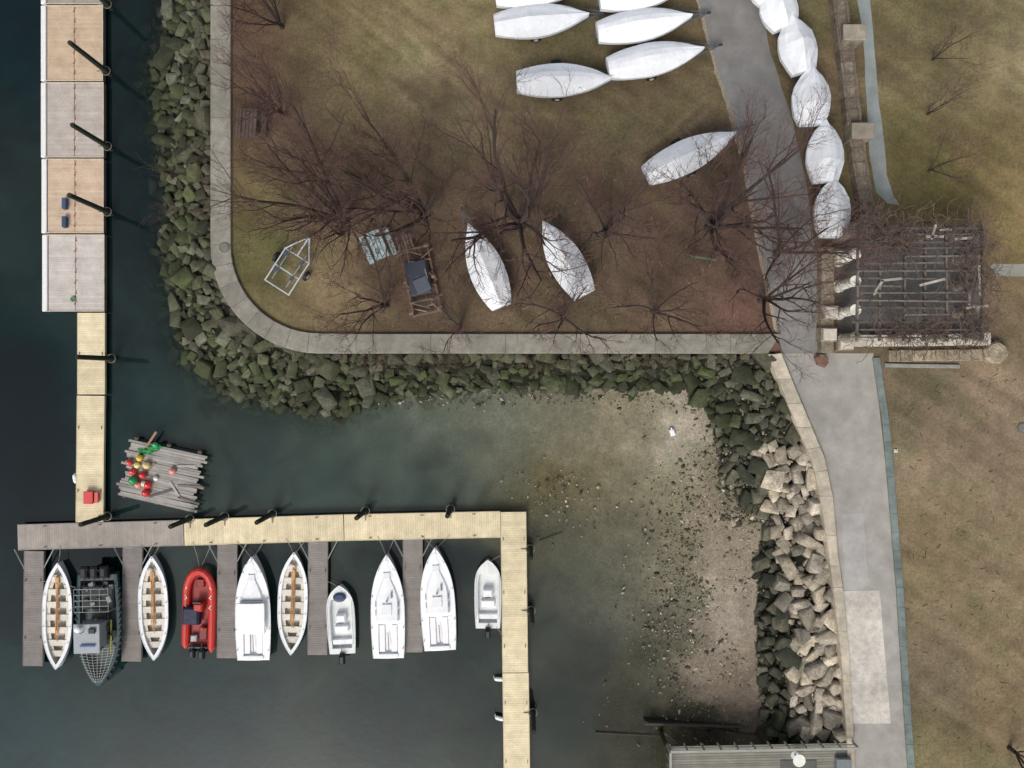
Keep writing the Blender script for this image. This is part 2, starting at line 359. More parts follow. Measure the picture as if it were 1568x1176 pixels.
def bigfn(x,y):
    d1,d2,b_,l_=look(x,y)
    if l_ or not b_ or isbig(x,y,d1): return None
    return rng.uniform(.22,.48) if rng.random()<.8 else rng.uniform(.48,.75)
def granfn(x,y):
    d1,d2,b_,l_=look(x,y)
    if l_ or not b_ or not isbig(x,y,d1): return None
    return rng.uniform(.36,.66)
its=[]
P,R=dart(1150,bigfn,(-26,24,-30,31),.76,60)
P2,R2=dart(130,granfn,(12,24,-24,-3),.66,60)
P+=P2; R+=R2
def rcol(x,y,d1,d2,b_):
    f=d1/(d1+d2+1e-6); q=rng.random()
    light=[(160,149,130),(178,167,148),(144,136,120),(168,158,143),(128,121,108)]
    if x>XR and ybig[1]<y<ybig[0]+.4 :
        if d1<2.8 and b_: c=light[rng.integers(5)]
        else: c=[(58,60,46),(74,73,58),(88,85,70),(48,51,37)][rng.integers(4)]
    else:
        c=[(65,71,45),(57,63,36),(75,78,58),(47,51,34),(62,69,38),(82,83,68)][rng.integers(6)]
        if f<.4: c=[(71,70,54),(81,80,66),(57,59,41),(75,77,54)][rng.integers(4)]
        if x<W(420,0,-1)[0] and f>.35 and q<.6: c=[(75,82,52),(100,102,84),(63,71,43),(86,89,66)][rng.integers(4)]
        if f>.75 and q<.5: c=(48,53,31)
    return jit(C(*c),.3)
def zat(d1,d2,b_): return -0.5+(WL+.5)*(d1/(d1+d2+1e-6)) if b_ else WL-.1-.5*d2
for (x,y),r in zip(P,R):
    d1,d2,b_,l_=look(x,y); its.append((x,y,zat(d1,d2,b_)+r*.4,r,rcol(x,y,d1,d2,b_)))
def smallfn(x,y):
    d1,d2,b_,l_=look(x,y)
    if l_ : return None
    lim=3.0 if x<-9 else (1.2 if x<10 else .8)
    if not b_ and d2>lim: return None
    if not b_ and rng.random()<d2/lim: return None
    return rng.uniform(.12,.28) if b_ else rng.uniform(.15,.42)
P,R=dart(2100,smallfn,(-26,24,-30,31),.5,12)
for (x,y),r in zip(P,R):
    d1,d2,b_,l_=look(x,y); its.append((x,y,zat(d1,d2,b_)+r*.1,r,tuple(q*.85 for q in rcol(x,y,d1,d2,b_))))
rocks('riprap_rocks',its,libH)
its=[]
for _ in range(6500):
    cx,cy,sx,sy=[(1130,690,32,70),(1150,960,50,110),(1120,850,50,60),(1050,950,50,60),(1100,1060,60,45),(850,770,40,30),(1090,620,30,15),(650,610,60,8),(1060,800,40,60),(900,610,120,8)][rng.choice(10,p=[.22,.2,.12,.12,.1,.04,.06,.02,.09,.03])]
    px=rng.normal(cx,sx); py=rng.normal(cy,sy); x,y,_z=W(px,py,WL); d1,d2,b_,l_=look(x,y)
    if l_ or (px<800 and py>770): continue
    r=rng.uniform(.025,.07)*(1 if rng.random()<.85 else 2.2)
    if px>1100 and py<800: r*=1.6
    zz=zat(d1,d2,True) if b_ else WL+.0
    c=[(70,66,50),(90,84,68),(140,132,116),(60,60,42),(165,156,140),(110,100,80)][rng.integers(6)]
    its.append((x,y,zz,r,jit(C(*c),.2)))
rocks('shore_pebbles',its,lib1)

# ---------------- docks ----------------
PIL=C(34,40,26)
def dock(name,p0,p1,width_px,base,zt=-1.55,pl=.145,var=.06):
    a=np.array(W(*p0,zt)); b_=np.array(W(*p1,zt)); w=width_px*S*(H-zt)/H; d=b_-a; Ld=np.linalg.norm(d); ang=math.atan2(d[1],d[0])
    mb=MB(); n=int(Ld/pl); tone=1
    for i in range(n):
        if i%17==0: tone=random.uniform(.93,1.07)
        mb.box(((i+.5)*Ld/n,0,-.02),(Ld/n-.007,w,.04),jit(tuple(q*tone for q in base),var),M_wood)
    mb.box((Ld/2,0,-.12),(Ld-.02,w-.06,.14),C(100,94,80),M_wood)
    ec=tuple(x*.8 for x in base)
    for sgn in (-1,1):
        mb.box((Ld/2,sgn*(w/2+.025),-.09),(Ld,.05,.2),ec,M_wood)
    k=max(1,int(Ld/2.2))
    for i in range(k): mb.box(((i+.5)*Ld/k,0,-.36),(Ld/k*.8,w*.86,.34),C(40,42,44),M_dark)
    nn=int(Ld/3)
    for i in range(nn):
        for sg in (-1,1):
            x=(i+.5)*Ld/max(nn,1); y=sg*(w/2-.1)
            mb.box((x,y,.03),(.06,.04,.06),C(90,90,90),M_metal); mb.tube((x-.12,y,.07),(x+.12,y,.07),.018,.018,C(90,90,90),M_metal,5)
    return mb.obj(name,tuple(a),ang)
YEL=C(214,200,166)
def floatdock(x0,y0,x1,y1,base):
    zt=-1.5; a=W(x0,y1,zt); b_=W(x1,y0,zt); w=b_[0]-a[0]; l=b_[1]-a[1]; mb=MB(); n=int(l/.14)
    for i in range(n):
        yy=(i+.5)*l/n; c=jit(base,.07)
        mb.box((w*.27+.04,yy,-.02),(w*.46,l/n-.007,.04),c,M_wood); mb.box((w*.75,yy,-.02),(w*.5-.02,l/n-.007,.04),jit(c,.05),M_wood)
    mb.box((w/2,l/2,-.2),(w-.04,l-.05,.3),C(100,94,86),M_wood)
    mb.box((-.06,l/2,-.12),(.34,l-.03,.3),C(225,225,222),M_gel,bev=.04)
    for xx,yy,dx,dy in ((w/2,.03,w,.06),(w/2,l-.03,w,.06),(w-.03,l/2,.06,l-.13)): mb.box((xx,yy,.012),(dx,dy,.03),C(190,178,158),M_wood)
    for i in range(7):
        yy=l*(i+.7)/7.3; mb.box((w*.51+random.uniform(-.05,.05),yy,.01),(.1,.1,.03),C(165,90,78),M_paint); mb.tube((w*.51,yy,.02),(w*.53,yy+.25,.02),.014,.014,C(160,96,84),M_paint,5)
    mb.box((w/2,l/2,-.5),(w*.9,l*.9,.3),C(30,32,34),M_dark)
    return mb.obj('floating_dock',(a[0],a[1],zt))
floatdock(68,-110,158,6,C(156,146,137)); floatdock(68,8,158,124,C(186,165,140)); floatdock(68,126,159,241,C(176,167,158)); floatdock(69,243,159,357,C(193,171,148)); floatdock(70,359,160,477,C(190,183,176))
floatdock(68,-230,158,-112,C(184,162,136))
dock('dock_walkway',(139.5,479),(139.5,604),40,YEL); dock('dock_walkway',(139,606),(137,800),40,YEL)
dock('dock_walkway',(27,823),(281,816),37,C(154,146,138),zt=-1.52)
dock('dock_walkway',(282,815.5),(526,808),38,YEL,zt=-1.52); dock('dock_walkway',(527,808),(766,803),38,YEL,zt=-1.52)
dock('dock_walkway',(786,784),(789,1030),37,YEL,zt=-1.5); dock('dock_walkway',(789.5,1031),(793,1300),38,YEL,zt=-1.5)
fing=[(52,844,50,1020),(203,838,201,1013),(348,834,347,1008),(487,830,486,1003),(632,826,632,999)]
for f in fing: dock('dock_finger',(f[0],f[1]),(f[2],f[3]),28,C(128,122,117),zt=-1.56)
for f in fing:
    mb=MB()
    for sg in (-1,1):
        p=W(f[0]+sg*14,f[1]+28,-1.6); q=W(f[0]+sg*30,f[1]-3,-1.6); mb.tube(p,q,.04,.04,C(140,140,138),M_metal)
    mb.obj('dock_brace')
def piling(px,py,h,r=.16,side=(-1,0)):
    x,y,_=W(px,py,WL+.4); mb=MB(); n=9
    prof=[(-3,1.1),(-.4,1.1),(0,1.12),(.6,1.08),(1.5,1.0),(h*.7,.95),(h-.05,.9),(h,.75)]
    lean=(random.uniform(-.01,.01),random.uniform(-.01,.01))
    rings=[[(r*k*math.cos(6.283*i/n)+lean[0]*zz,r*k*math.sin(6.283*i/n)+lean[1]*zz,zz) for i in range(n)] for zz,k in prof]
    mb.loft(rings,PIL,M_bark)
    pts=[(.27*math.cos(t*.5236),.27*math.sin(t*.5236),.55) for t in range(12)]; mb.path(pts,.03,C(120,120,112),M_metal,5,True)
    mb.tube((side[0]*.25,side[1]*.25,.55),(side[0]*.6,side[1]*.6,.5),.035,.035,C(120,120,112),M_metal)
    mb.obj('dock_piling',(x,y,WL))
for p in [(164,110,4.6),(166,225,4.6),(166,325,4.8),(172,549,4.4),(166,8,4.6),(163,-90,4.4)]: piling(*p)
for p in [(292,794,3.4),(345,790,3.6),(418,786,3.6),(560,782,3.4),(690,779,3.4)]: piling(*p,side=(0,-1))
for p in [(812,840,3.2),(813,934,3.2),(816,1090,3.2)]: piling(*p,side=(-1,0))
piling(166,790,3.6)

# ---------------- boats ----------------
def outline(t,tm,stern,p=2.2,ps=2.0):
    if t>tm: return max(1-((t-tm)/(1-tm))**p,0.0)
    return stern+(1-stern)*(1-((tm-t)/tm)**ps)
def frame(bow,stern,z):
    b=Vector(W(*bow,z)); s=Vector(W(*stern,z)); d=b-s; L_=d.length; mid=(b+s)/2; return mid,L_,math.atan2(d.y,d.x)-math.pi/2
def hull(mb,L_,Wd,tm,stern,midf,zg=.7,col=C(232,234,236),incol=None,mat=None,p=2.2,ps=2.0,ns=40,sheer=.2,rail=None,split=None):
    mat=mat or M_gel; base=[i/ns for i in range(ns+1)]+[.985,.995]
    if stern==0: base+=[.005,.015]
    extra=[]
    for t in midf['breaks']: extra+= [t-.001,t+.001]
    ts=sorted(base+extra); rings=[]; deck=[]
    for t in ts:
        if t<0 or t>1: continue
        w=max(Wd/2*outline(t,tm,stern,p,ps),.015); y=(t-.5)*L_; g=zg+sheer*max(0,(t-.4))**2*2
        ky=-.35*(1-abs(2*t-1)**4)
        c,c2,zm,ca=midf['f'](t,w,g)
        rings.append([(-w,y,g),(-w*1.0,y,g-.08),(-w*.8,y,.05),(-w*.3,y,ky),(w*.3,y,ky),(w*.8,y,.05),(w,y,g-.08),(w,y,g)])
        deck.append([(-w,y,g),(-c,y,ca),(-c2,y,zm),(0,y,zm+ (0.03 if zm>g else 0)),(c2,y,zm),(c,y,ca),(w,y,g)])
    mb.loft(rings,col,mat,closed=False,cap=False)
    if split:
        mb.loft([d[:2] for d in deck],col,mat,closed=False,cap=False); mb.loft([d[5:] for d in deck],col,mat,closed=False,cap=False)
        mb.loft([d[1:6] for d in deck],incol,mat,closed=False,cap=False)
    else: mb.loft(deck,incol or col,mat,closed=False,cap=False)
    r=rings[0]; mb.add(r,[tuple(range(len(r)))],col,mat)
    rc=rail or tuple(x*.85 for x in col)
    mb.path([(q[0][0],q[0][1],q[0][2]) for q in deck],.025,rc,mat,5); mb.path([(q[-1][0],q[-1][1],q[-1][2]) for q in deck],.025,rc,mat,5)
def outboard(mb,x,y,z,col=C(25,26,28),s=1.0):
    mb.box((x,y-.28*s,z+.3*s),(.36*s,.55*s,.34*s),col,M_paint,bev=.09*s); mb.box((x,y-.2*s,z-.2*s),(.14*s,.25*s,.8*s),col,M_paint); mb.box((x,y+.02,z+.05),(.3*s,.15*s,.3*s),C(60,60,62),M_metal)
    mb.tube((x,y+.0,z+.35),(x+.05,y+.45*s,z+.42),.025,.02,col,M_paint)
WH=C(228,231,234)
def rowboat(bow,stern):
    mid,L_,a=frame(bow,stern,-1.4); mb=MB(); Wd=1.85; BE=C(210,204,192); PW=2.9
    def f(t,w,g):
        k=max(w-.2,.01); return (k,k*.92,.2 if .05<t<.95 else g,g+.0)
    hull(mb,L_,Wd,.5,0.0,{'breaks':[.05,.95],'f':f},zg=.6,col=WH,incol=C(206,202,192),p=PW,ps=PW,rail=WH,split=True)
    mb.box((0,0,.23),(.55,L_*.6,.03),C(196,189,174),M_wood)
    for t in (.16,.28,.4,.52,.64,.76,.86):
        w=Wd*outline(t,.5,0,PW,PW)-.38; mb.box((0,(t-.5)*L_,.5),(w,.38,.04),BE,M_wood)
    for s_ in (-1,1):
        mb.loft([[(s_*(Wd/2*outline(t,.5,0,PW,PW)-.42),(t-.5)*L_,.47),(s_*(Wd/2*outline(t,.5,0,PW,PW)-.21),(t-.5)*L_,.47)] for t in np.linspace(.12,.88,20)],BE,M_wood,closed=False,cap=False)
    for i in range(5):
        x=random.uniform(-.1,.1); x2=x+random.uniform(-.1,.1); y0=random.uniform(-.3,-.22)*L_; y1=random.uniform(.14,.25)*L_
        mb.tube((x,y0,.56+.03*i),(x2,y1,.56+.03*i),.03,.025,C(192,144,94),M_wood); mb.box((x,y0-.2,.56+.03*i),(.12,.6,.03),C(196,152,104),M_wood)
    for t in (.3,.45,.6,.75):
        for s_ in (-1,1): mb.tube((s_*(Wd/2*outline(t,.5,0,PW,PW)-.08),(t-.5)*L_,.6),(s_*(Wd/2*outline(t,.5,0,PW,PW)-.08),(t-.5)*L_,.72),.025,.025,C(150,140,110),M_metal,5)
    mb.obj('whaleboat',(mid.x,mid.y,WL),a)
rowboat((87,1024),(88,862)); rowboat((237,1010),(232,852)); rowboat((446,1002),(450,846))
def keelboat(bow,stern,Wd,v=0):
    mid,L_,a=frame(bow,stern,-1.2); mb=MB(); tm,stn,pp=.36,.9,2.9
    def f(t,w,g):
        c=min(w-.3,.6) if w>.35 else w*.5; c=max(c,.01)
        if .05<t<.33: return (c,c*.96,.66,g+.03)
        if .37<t<.78:
            k_=1-.55*max(0,(t-.5)/.28)**2
            return (max(min(w-.25,.78)*k_,.05),max(min(w-.36,.64)*k_,.04),g+.30-(t-.37)*.5,g+.01)
        return (c,c*.8,g+.03,g+.01)
    hull(mb,L_,Wd,tm,stn,{'breaks':[.05,.33,.37,.78],'f':f},zg=.8,col=C(233,235,237),p=pp)
    for s_ in (-1,1):
        mb.box((s_*.38,-L_*.31,.75),(.36,L_*.26,.06),C(228,229,231),M_gel,bev=.02)
        for t in (.45,.53): mb.box((s_*.72,(t-.5)*L_,.95),(.03,.35,.07),C(90,96,102),M_paint)
        for t in (.1,.3,.6,.85): mb.tube((s_*(Wd/2*outline(t,tm,stn,pp)-.06),(t-.5)*L_,.8),(s_*(Wd/2*outline(t,tm,stn,pp)-.06),(t-.5)*L_,.98),.025,.025,C(90,90,92),M_metal,5)
    mb.box((0,-L_*.02,1.12),(.6,.7,.05),C(220,222,224),M_gel,bev=.02); mb.box((0,L_*.3,.97),(.42,.42,.05),C(214,217,220),M_gel,bev=.02)
    mb.tube((0,-L_*.25,.85),(0.05,-L_*.42,.95),.025,.025,C(150,120,80),M_wood)
    mb.box((0,-L_*.47,.86),(Wd*.6,.22,.06),C(222,224,226),M_gel,bev=.02)
    if v==0:
        mb.box((0,L_*.08,1.08),(1.35,.06,.22),C(110,118,124),M_paint)
        mb.box((0,-L_*.08,1.22),(1.75,1.9,.08),C(236,238,240),M_wrap,bev=.04)
        for x_ in (-.8,.8):
            for y_ in (-.9,.8): mb.tube((x_,-L_*.08+y_,.8),(x_,-L_*.08+y_,1.2),.025,.025,C(180,180,180),M_metal,5)
    else:
        mb.box((.3,L_*.12,1.08),(.1,.4,.04),C(110,116,122),M_paint); mb.tube((0,L_*.06,1.05),(0,L_*.06,1.4),.06,.06,C(190,190,190),M_metal,8)
    mb.path([(math.sin(q)*.5,L_*.46-1.1*(1-math.cos(q)),1.3) for q in np.linspace(-1.1,1.1,9)],.014,C(210,212,214),M_metal,5)
    for q in (-1.1,0,1.1): mb.tube((math.sin(q)*.5,L_*.46-1.1*(1-math.cos(q)),.9),(math.sin(q)*.5,L_*.46-1.1*(1-math.cos(q)),1.3),.014,.014,C(200,202,204),M_metal,5)
    mb.obj('motor_boat' if v==0 else 'sailing_keelboat',(mid.x,mid.y,WL),a)
keelboat((386,852),(388,1011),2.2,0); keelboat((592,849),(595,1008),2.1,1); keelboat((666,838),(674,996),2.15,1)
def skiff(bow,stern,Wd,blue):
    mid,L_,a=frame(bow,stern,-1.3); mb=MB()
    def f(t,w,g):
        c=max(w-.2,.01)
        if .08<t<.80: return (c,c*.95,.25,g+.01)
        return (c,c*.9,g+.01,g+.01)
    hull(mb,L_,Wd,.45,.9,{'breaks':[.08,.80],'f':f},zg=.6,col=WH,incol=C(214,216,214),p=4.5,sheer=.1)
    mb.box((0,L_*.02,.42),(.6,.5,.6),WH,M_gel,bev=.08); mb.box((0,-L_*.14,.4),(.85,.4,.34),C(235,236,238),M_gel,bev=.05); mb.box((0,-L_*.33,.36),(Wd*.75,.35,.3),C(228,230,232),M_gel,bev=.05)
    mb.path([(.16*math.cos(q),L_*.02-.3+.05*math.sin(q),.62+.16*math.sin(q)) for q in np.linspace(0,6.28,10)],.02,C(40,40,40),M_metal,5)
    if blue:
        mb.loft([[(.42*k*math.cos(q),L_*.33+.3*k*math.sin(q),.72+h_) for q in np.linspace(0,5.9,14)] for k,h_ in ((1,0),(.95,.06),(.6,.09))],C(24,44,84),M_paint)
    for s_ in (-1,1): mb.path([(s_*Wd*.44,y,.82) for y in np.linspace(-.35*L_,.28*L_,5)],.02,C(190,190,190),M_metal,5)
    outboard(mb,0,-L_*.5,.55)
    mb.obj('outboard_skiff',(mid.x,mid.y,WL),a)
skiff((519,897),(524,1002),1.75,True); skiff((747,858),(747,963),1.65,False)
mid,L_,a=frame((306,868),(303,996),-1.4); mb=MB(); Rd=C(186,46,36)
pts=[]
for i in range(31):
    u=i/30
    if u<.35: pts.append((-.82,-L_/2+.1+u/.35*L_*.55,.5))
    elif u>.65: pts.append((.82,L_/2-.1-L_*.45+ .2 -(u-.65)/.35*L_*.55-.2,.5))
    else:
        q=(u-.35)/.3*math.pi; pts.append((-.82*math.cos(q),L_*.15+L_*.30*math.sin(q)**.9,.5+.15*math.sin(q)))
n=10
rings=[]
for i,p in enumerate(pts):
    q=Vector(pts[min(i+1,len(pts)-1)])-Vector(pts[max(i-1,0)]); q.normalize(); s_=q.cross(Vector((0,0,1))).normalized(); up=s_.cross(q)
    r=.25*(.35 if i in (0,len(pts)-1) else 1); rings.append([tuple(Vector(p)+s_*r*math.cos(6.283*k/n)+up*r*math.sin(6.283*k/n)) for k in range(n)])
mb.loft(rings,Rd,M_paint)
mb.prism([(-.7,-L_/2+.2),(.7,-L_/2+.2),(.7,L_*.2),(.4,L_*.38),(-.4,L_*.38),(-.7,L_*.2)],.1,.3,C(150,46,40),M_paint)
mb.box((.05,.15,.6),(.55,.5,.75),C(180,52,44),M_paint,bev=.08); mb.box((.0,.45,.85),(.5,.1,.25),C(40,40,45),M_paint)
mb.box((-.4,-.4,.72),(1.05,1.1,.5),C(22,30,58),M_wrap,bev=.12); mb.box((.3,-L_*.3,.45),(.5,.8,.3),C(110,36,34),M_paint,bev=.05); mb.box((-.3,-L_*.36,.45),(.4,.4,.3),C(170,170,166),M_paint,bev=.05)
mb.box((0,-L_/2+.2,.45),(1.2,.1,.5),C(60,60,62),M_paint); mb.ball((.3,-L_*.22,.75),.14,C(180,44,36),M_paint); mb.box((0,L_*.3,.4),(.5,.5,.2),C(130,40,36),M_paint,bev=.04)
for t in (.0,.12,.24):
    for s_ in (-1,1): mb.path([(s_*.82,t*L_,.76),(s_*.7,t*L_+.1,.78),(s_*.82,t*L_+.25,.76)],.025,C(235,235,230),M_paint,5)
outboard(mb,.3,-L_/2+.1,.5); outboard(mb,-.3,-L_/2+.1,.5,s=.9)
mb.obj('red_inflatable_boat',(mid.x,mid.y,WL),a)
# workboat
mid,L_,a=frame((153,1052),(149,880),-1.0); mb=MB(); TE=C(34,64,66)
wt,ws,wp=.42,.9,2.8
def f(t,w,g):
    c=max(w-.2,.01)
    if .05<t<.93: return (c,c*.97,.5,g+.02)
    return (c,c*.9,g+.02,g+.02)
hull(mb,L_,2.7,wt,ws,{'breaks':[.05,.93],'f':f},zg=1.0,col=TE,incol=C(74,82,82),p=wp,sheer=.4,mat=M_paint,split=True)
mb.box((.1,.1,1.35),(1.3,1.5,1.4),C(138,144,148),M_gel,bev=.15); mb.box((.1,.1,2.2),(1.6,1.8,.08),C(148,154,158),M_gel,bev=.04)
mb.box((.0,.85,1.8),(1.2,.06,.5),C(40,48,54),M_paint); mb.tube((.3,-.3,2.2),(.3,-.3,2.7),.04,.03,C(200,200,200),M_metal); mb.ball((.5,-.55,2.5),.2,WH,M_gel,sz=.6); mb.box((-.3,-.4,2.35),(.4,.3,.12),C(40,40,42),M_paint,bev=.03); mb.box((0,.5,2.33),(.9,.1,.08),C(60,90,140),M_paint)
GR=C(140,145,142)
for yy in np.linspace(-L_*.40,-L_*.2,5): mb.tube((-1.05,yy,1.8),(1.05,yy,1.8),.018,.018,GR,M_metal,5)
for xx in np.linspace(-1.05,1.05,5): mb.tube((xx,-L_*.40,1.8),(xx,-L_*.2,1.8),.018,.018,GR,M_metal,5)
for xx in (-1.05,1.05):
    for yy in (-L_*.40,-L_*.2): mb.tube((xx,yy,.6),(xx,yy,1.8),.03,.03,GR,M_metal,5)
mb.box((0,-L_*.3,.8),(2.0,1.5,.5),C(40,43,45),M_dark,bev=.1)
def wo(t): return 1.35*outline(t,wt,ws,wp)-.1
for i in range(13):
    t=.64+.024*i; w=wo(t); y=(t-.5)*L_; zz=1.15+.3*(t-.6)
    mb.path([(-w,y,zz+.05),(-w*.4,y+.1,zz-.05+random.uniform(-.05,.05)),(w*.3,y+.12,zz),(w,y,zz+.05)],.014,C(160,166,160),M_paint,4)
for k in np.linspace(-.9,.9,7):
    mb.path([(k*wo(t),(t-.5)*L_,1.2+.3*(t-.6)) for t in np.linspace(.64,.94,7)],.014,C(160,166,160),M_paint,4)
for t in np.linspace(.12,.93,16):
    for s_ in (-1,1):
        mb.ball((s_*(wo(t)+.12),(t-.5)*L_,.95),.13,C(24,34,36),M_dark,8)
for i in range(34):
    mb.box((random.uniform(-.95,.95),random.uniform(-.42,.16)*L_,.75+random.uniform(0,.3)),(random.uniform(.1,.4),random.uniform(.1,.4),.25),random.choice([C(60,66,68),C(120,126,126),C(30,34,38),C(70,74,60),C(160,160,156)]),M_paint,rz=random.uniform(0,3),bev=.03)
for x_ in (-.85,.85):
    mb.path([(x_,-L_*.1,1.1),(x_+.06,L_*.1,1.05),(x_,L_*.2,1.2)],.05,C(160,160,60) if x_<0 else C(60,70,75),M_paint,6)
for x_ in (-.6,.0,.6): outboard(mb,x_,-L_/2+.1,1.0,s=1.25)
for _ in range(9):
    x_=random.uniform(-.9,.9); mb.tube((x_,-L_*.5,1.2),(x_+random.uniform(-.4,.4),-L_*.5-.5,1.5),.025,.025,C(45,48,50),M_metal,5)
mb.obj('work_boat',(mid.x,mid.y,WL),a)
mb=MB()
def rope(p,q,z0=-1.35,z1=-1.48,c=C(150,146,134)):
    a_=Vector(W(*p,z0)); b_=Vector(W(*q,z1)); mid_=(a_+b_)/2-Vector((0,0,.12)); mb.path([a_,mid_,b_],.014,c,M_paint,4)
for p,q in [((88,866),(92,836)),((232,856),(216,834)),((232,856),(245,833)),((306,872),(325,829)),((306,872),(295,830)),((386,856),(362,829)),((386,856),(405,827)),((450,850),(438,825)),((450,850),(470,824)),((592,853),(605,820)),((592,853),(578,821)),((666,842),(645,820)),((666,842),(690,818)),((519,900),(501,890)),((747,862),(768,850)),((760,960),(770,975)),((375,1000),(362,1003)),((602,1000),(618,990)),((652,985),(646,990)),((118,900),(66,890)),((182,960),(190,985))]: rope(p,q)
mb.obj('mooring_lines',fix=False)

def trailer(bow,stern,z=.45,empty=False,ext=1.0,colr=None):
    mid,L_,a=frame(bow,stern,z); mb=MB(); c=colr or C(90,98,104); w=.85; h=.5; rt=.05 if empty else .04
    y0=-L_*.5 if empty else -L_*.3; y1=L_*.12; yt=L_*.5+ (0 if empty else ext)
    for s_ in (-1,1):
        mb.tube((s_*w,y0,h),(s_*w,y1,h),rt,rt,c,M_metal,5); mb.tube((s_*w,y1,h),(.0,yt,h),rt,rt,c,M_metal,5)
        mb.tube((s_*(w-.35),y0+.3,h+.12),(s_*(w-.35),y1+.3,h+.12),.04,.04,tuple(q*.5 for q in c),M_metal,5)
        rg=[[(s_*(w+.24)+dx,-L_*.08+rr*math.cos(q),.32+rr*math.sin(q)) for q in np.linspace(0,5.8,14)] for dx,rr in ((-.1,.18),(-.1,.28),(-.07,.32),(.07,.32),(.1,.28),(.1,.18))]
        mb.loft(rg,C(22,22,24),M_dark); mb.tube((s_*(w+.15),-L_*.08,.32),(s_*(w+.35),-L_*.08,.32),.15,.15,C(210,210,208),M_metal,10)
        for t in (-.25,0.05): mb.box((s_*.55,t*L_,h+.3),(.2,.25,.08),C(60,70,90),M_dark); mb.tube((s_*.6,t*L_,h),(s_*.55,t*L_,h+.3),.03,.03,c,M_metal,5)
    for yy in (y0,(y0+y1)*.5,y1): mb.tube((-w-.05,yy,h),(w+.05,yy,h),rt*.9,rt*.9,c,M_metal,5)
    mb.tube((0,y1,h),(0,yt,h),rt,rt,c,M_metal,6); mb.tube((0,yt-.3,0),(0,yt-.3,.75),.03,.03,c,M_metal,6); mb.box((0,yt,h),(.12,.25,.1),C(60,60,60),M_metal)
    mb.obj('boat_trailer',(mid.x,mid.y,0),a)
def covered(bow,stern,Wd,zg=1.35,rise=.6,stern_w=.62,hullc=C(90,96,104),tr=True,lumpy=.02,tm=.42,p=2.0,name='covered_boat',ns=14):
    mid,L_,a=frame(bow,stern,zg); mb=MB(); rings=[]; rn=random.Random(int(bow[0]*7+bow[1]))
    lat=(-1,-.72,-.35,0,.35,.72,1); off=[rn.uniform(-1,1) for _ in range(7)]
    for i in range(ns+1):
        t=i/ns; w=max(Wd/2*outline(t,tm,stern_w,p),.02)*(1+lumpy*.5*rn.uniform(-1,1)); y=(t-.5)*L_
        pk=.36+.06*off[0]; rr=rise*(.45+.55*(t/pk) if t<pk else 1-.85*((t-pk)/(1-pk))**1.1)
        sh=zg+.22*max(0,t-.4)
        sk=.04*math.sin(t*9+off[1]*3)
        ring=[(-w*.97,y,sh-.42+sk),(-w*1.02,y,sh-.05)]
        for j,l_ in enumerate(lat[1:-1]): ring.append((w*l_*(1+.04*off[j]),y,sh+rr*(1-abs(l_)**1.2)+off[j]*.04+rn.uniform(-1,1)*lumpy*.7))
        ring+=[(w*1.02,y,sh-.05),(w*.97,y,sh-.42-sk)]
        rings.append(ring)
    mb.loft(rings,C(228,231,235),M_wrap,closed=False,cap=False)
    r=rings[0]; mb.add([(q[0],q[1],q[2]) for q in r],[tuple(range(len(r)))],C(218,222,226),M_wrap)
    o=mb.obj(name,(mid.x,mid.y,0),a,smooth=False)
    mb2=MB(); hr=[]
    for i in range(ns+1):
        t=i/ns; w=max(Wd/2*outline(t,tm,stern_w,p)*.95,.015); y=(t-.5)*L_; hr.append([(-w,y,zg-.2),(-w*.85,y,zg-.7),(0,y,zg-.95+.5*max(0,t-.6)),(w*.85,y,zg-.7),(w,y,zg-.2)])
    mb2.loft(hr,hullc,M_gel,closed=False,cap=False)
    h_=mb2.obj('hull',(0,0,0),0); h_.parent=o
    if tr: trailer(bow,stern)
covered((902,22),(757,37),1.95); covered((1060,24),(915,48),1.9); covered((1078,74),(931,103),1.95); covered((937,119),(791,124),1.95)
covered((900,-28),(758,-8),1.9); covered((1050,-22),(918,-3),1.9)
covered((717,343),(768,470),2.1,stern_w=.58,rise=.7); covered((831,338),(896,452),2.05,stern_w=.66,lumpy=.015)
covered((1127,203),(990,268),1.95,lumpy=.02)
for bo,st in [((1165,-65),(1183,4)),((1180,-24),(1204,42)),((1210,22),(1232,111)),((1243,101),(1243,191)),((1263,184),(1265,279)),((1276,272),(1275,363))]:
    covered(bo,st,2.25,zg=1.2,rise=.85,stern_w=.62,lumpy=.09,tr=False,tm=.42,p=2.3,name='covered_dinghy',ns=6)
trailer((474,362),(424,440),z=.5,empty=True,colr=C(190,198,204))

# ---------------- raft with buoys ----------------
zt=-1.5; cx,cy=248,728; o=W(cx,cy,zt); mb=MB(); ang=math.radians(-12)
for i in range(22):
    yy=-1.75+i*.165; ln=random.uniform(4.5,5.1); mb.box((random.uniform(-.2,.25),yy,-.03+random.uniform(-.01,.02)),(ln,.155,.05),jit(C(150,146,140),.2),M_wood,rz=random.uniform(-.02,.02))
for s_ in (-2.1,0,2.0): mb.box((s_,0.05,-.15),(.25,3.9,.2),C(80,74,66),M_wood)
for s_ in (-1.6,1.6): mb.box((0,s_,-.4),(4.2,.6,.35),C(50,52,52),M_dark)
for (x,y,l,r,c) in [(-1.3,1.6,2.2,1.2,C(150,120,95)),(1.9,-.3,1.6,.15,C(120,112,104)),(1.0,-.7,1.2,-.8,C(160,158,150)),(2.0,-1.2,1.4,-.1,C(110,104,98)),(.2,-1.1,1.6,.5,C(95,90,85)),(-1.6,.9,1.3,1.1,C(90,86,80)),(1.4,.9,1.2,.2,C(165,160,152)),(-.9,.2,1.2,1.0,C(120,110,95))]:
    mb.box((x,y,.04),(l,.14,.06),c,M_wood,rz=r)
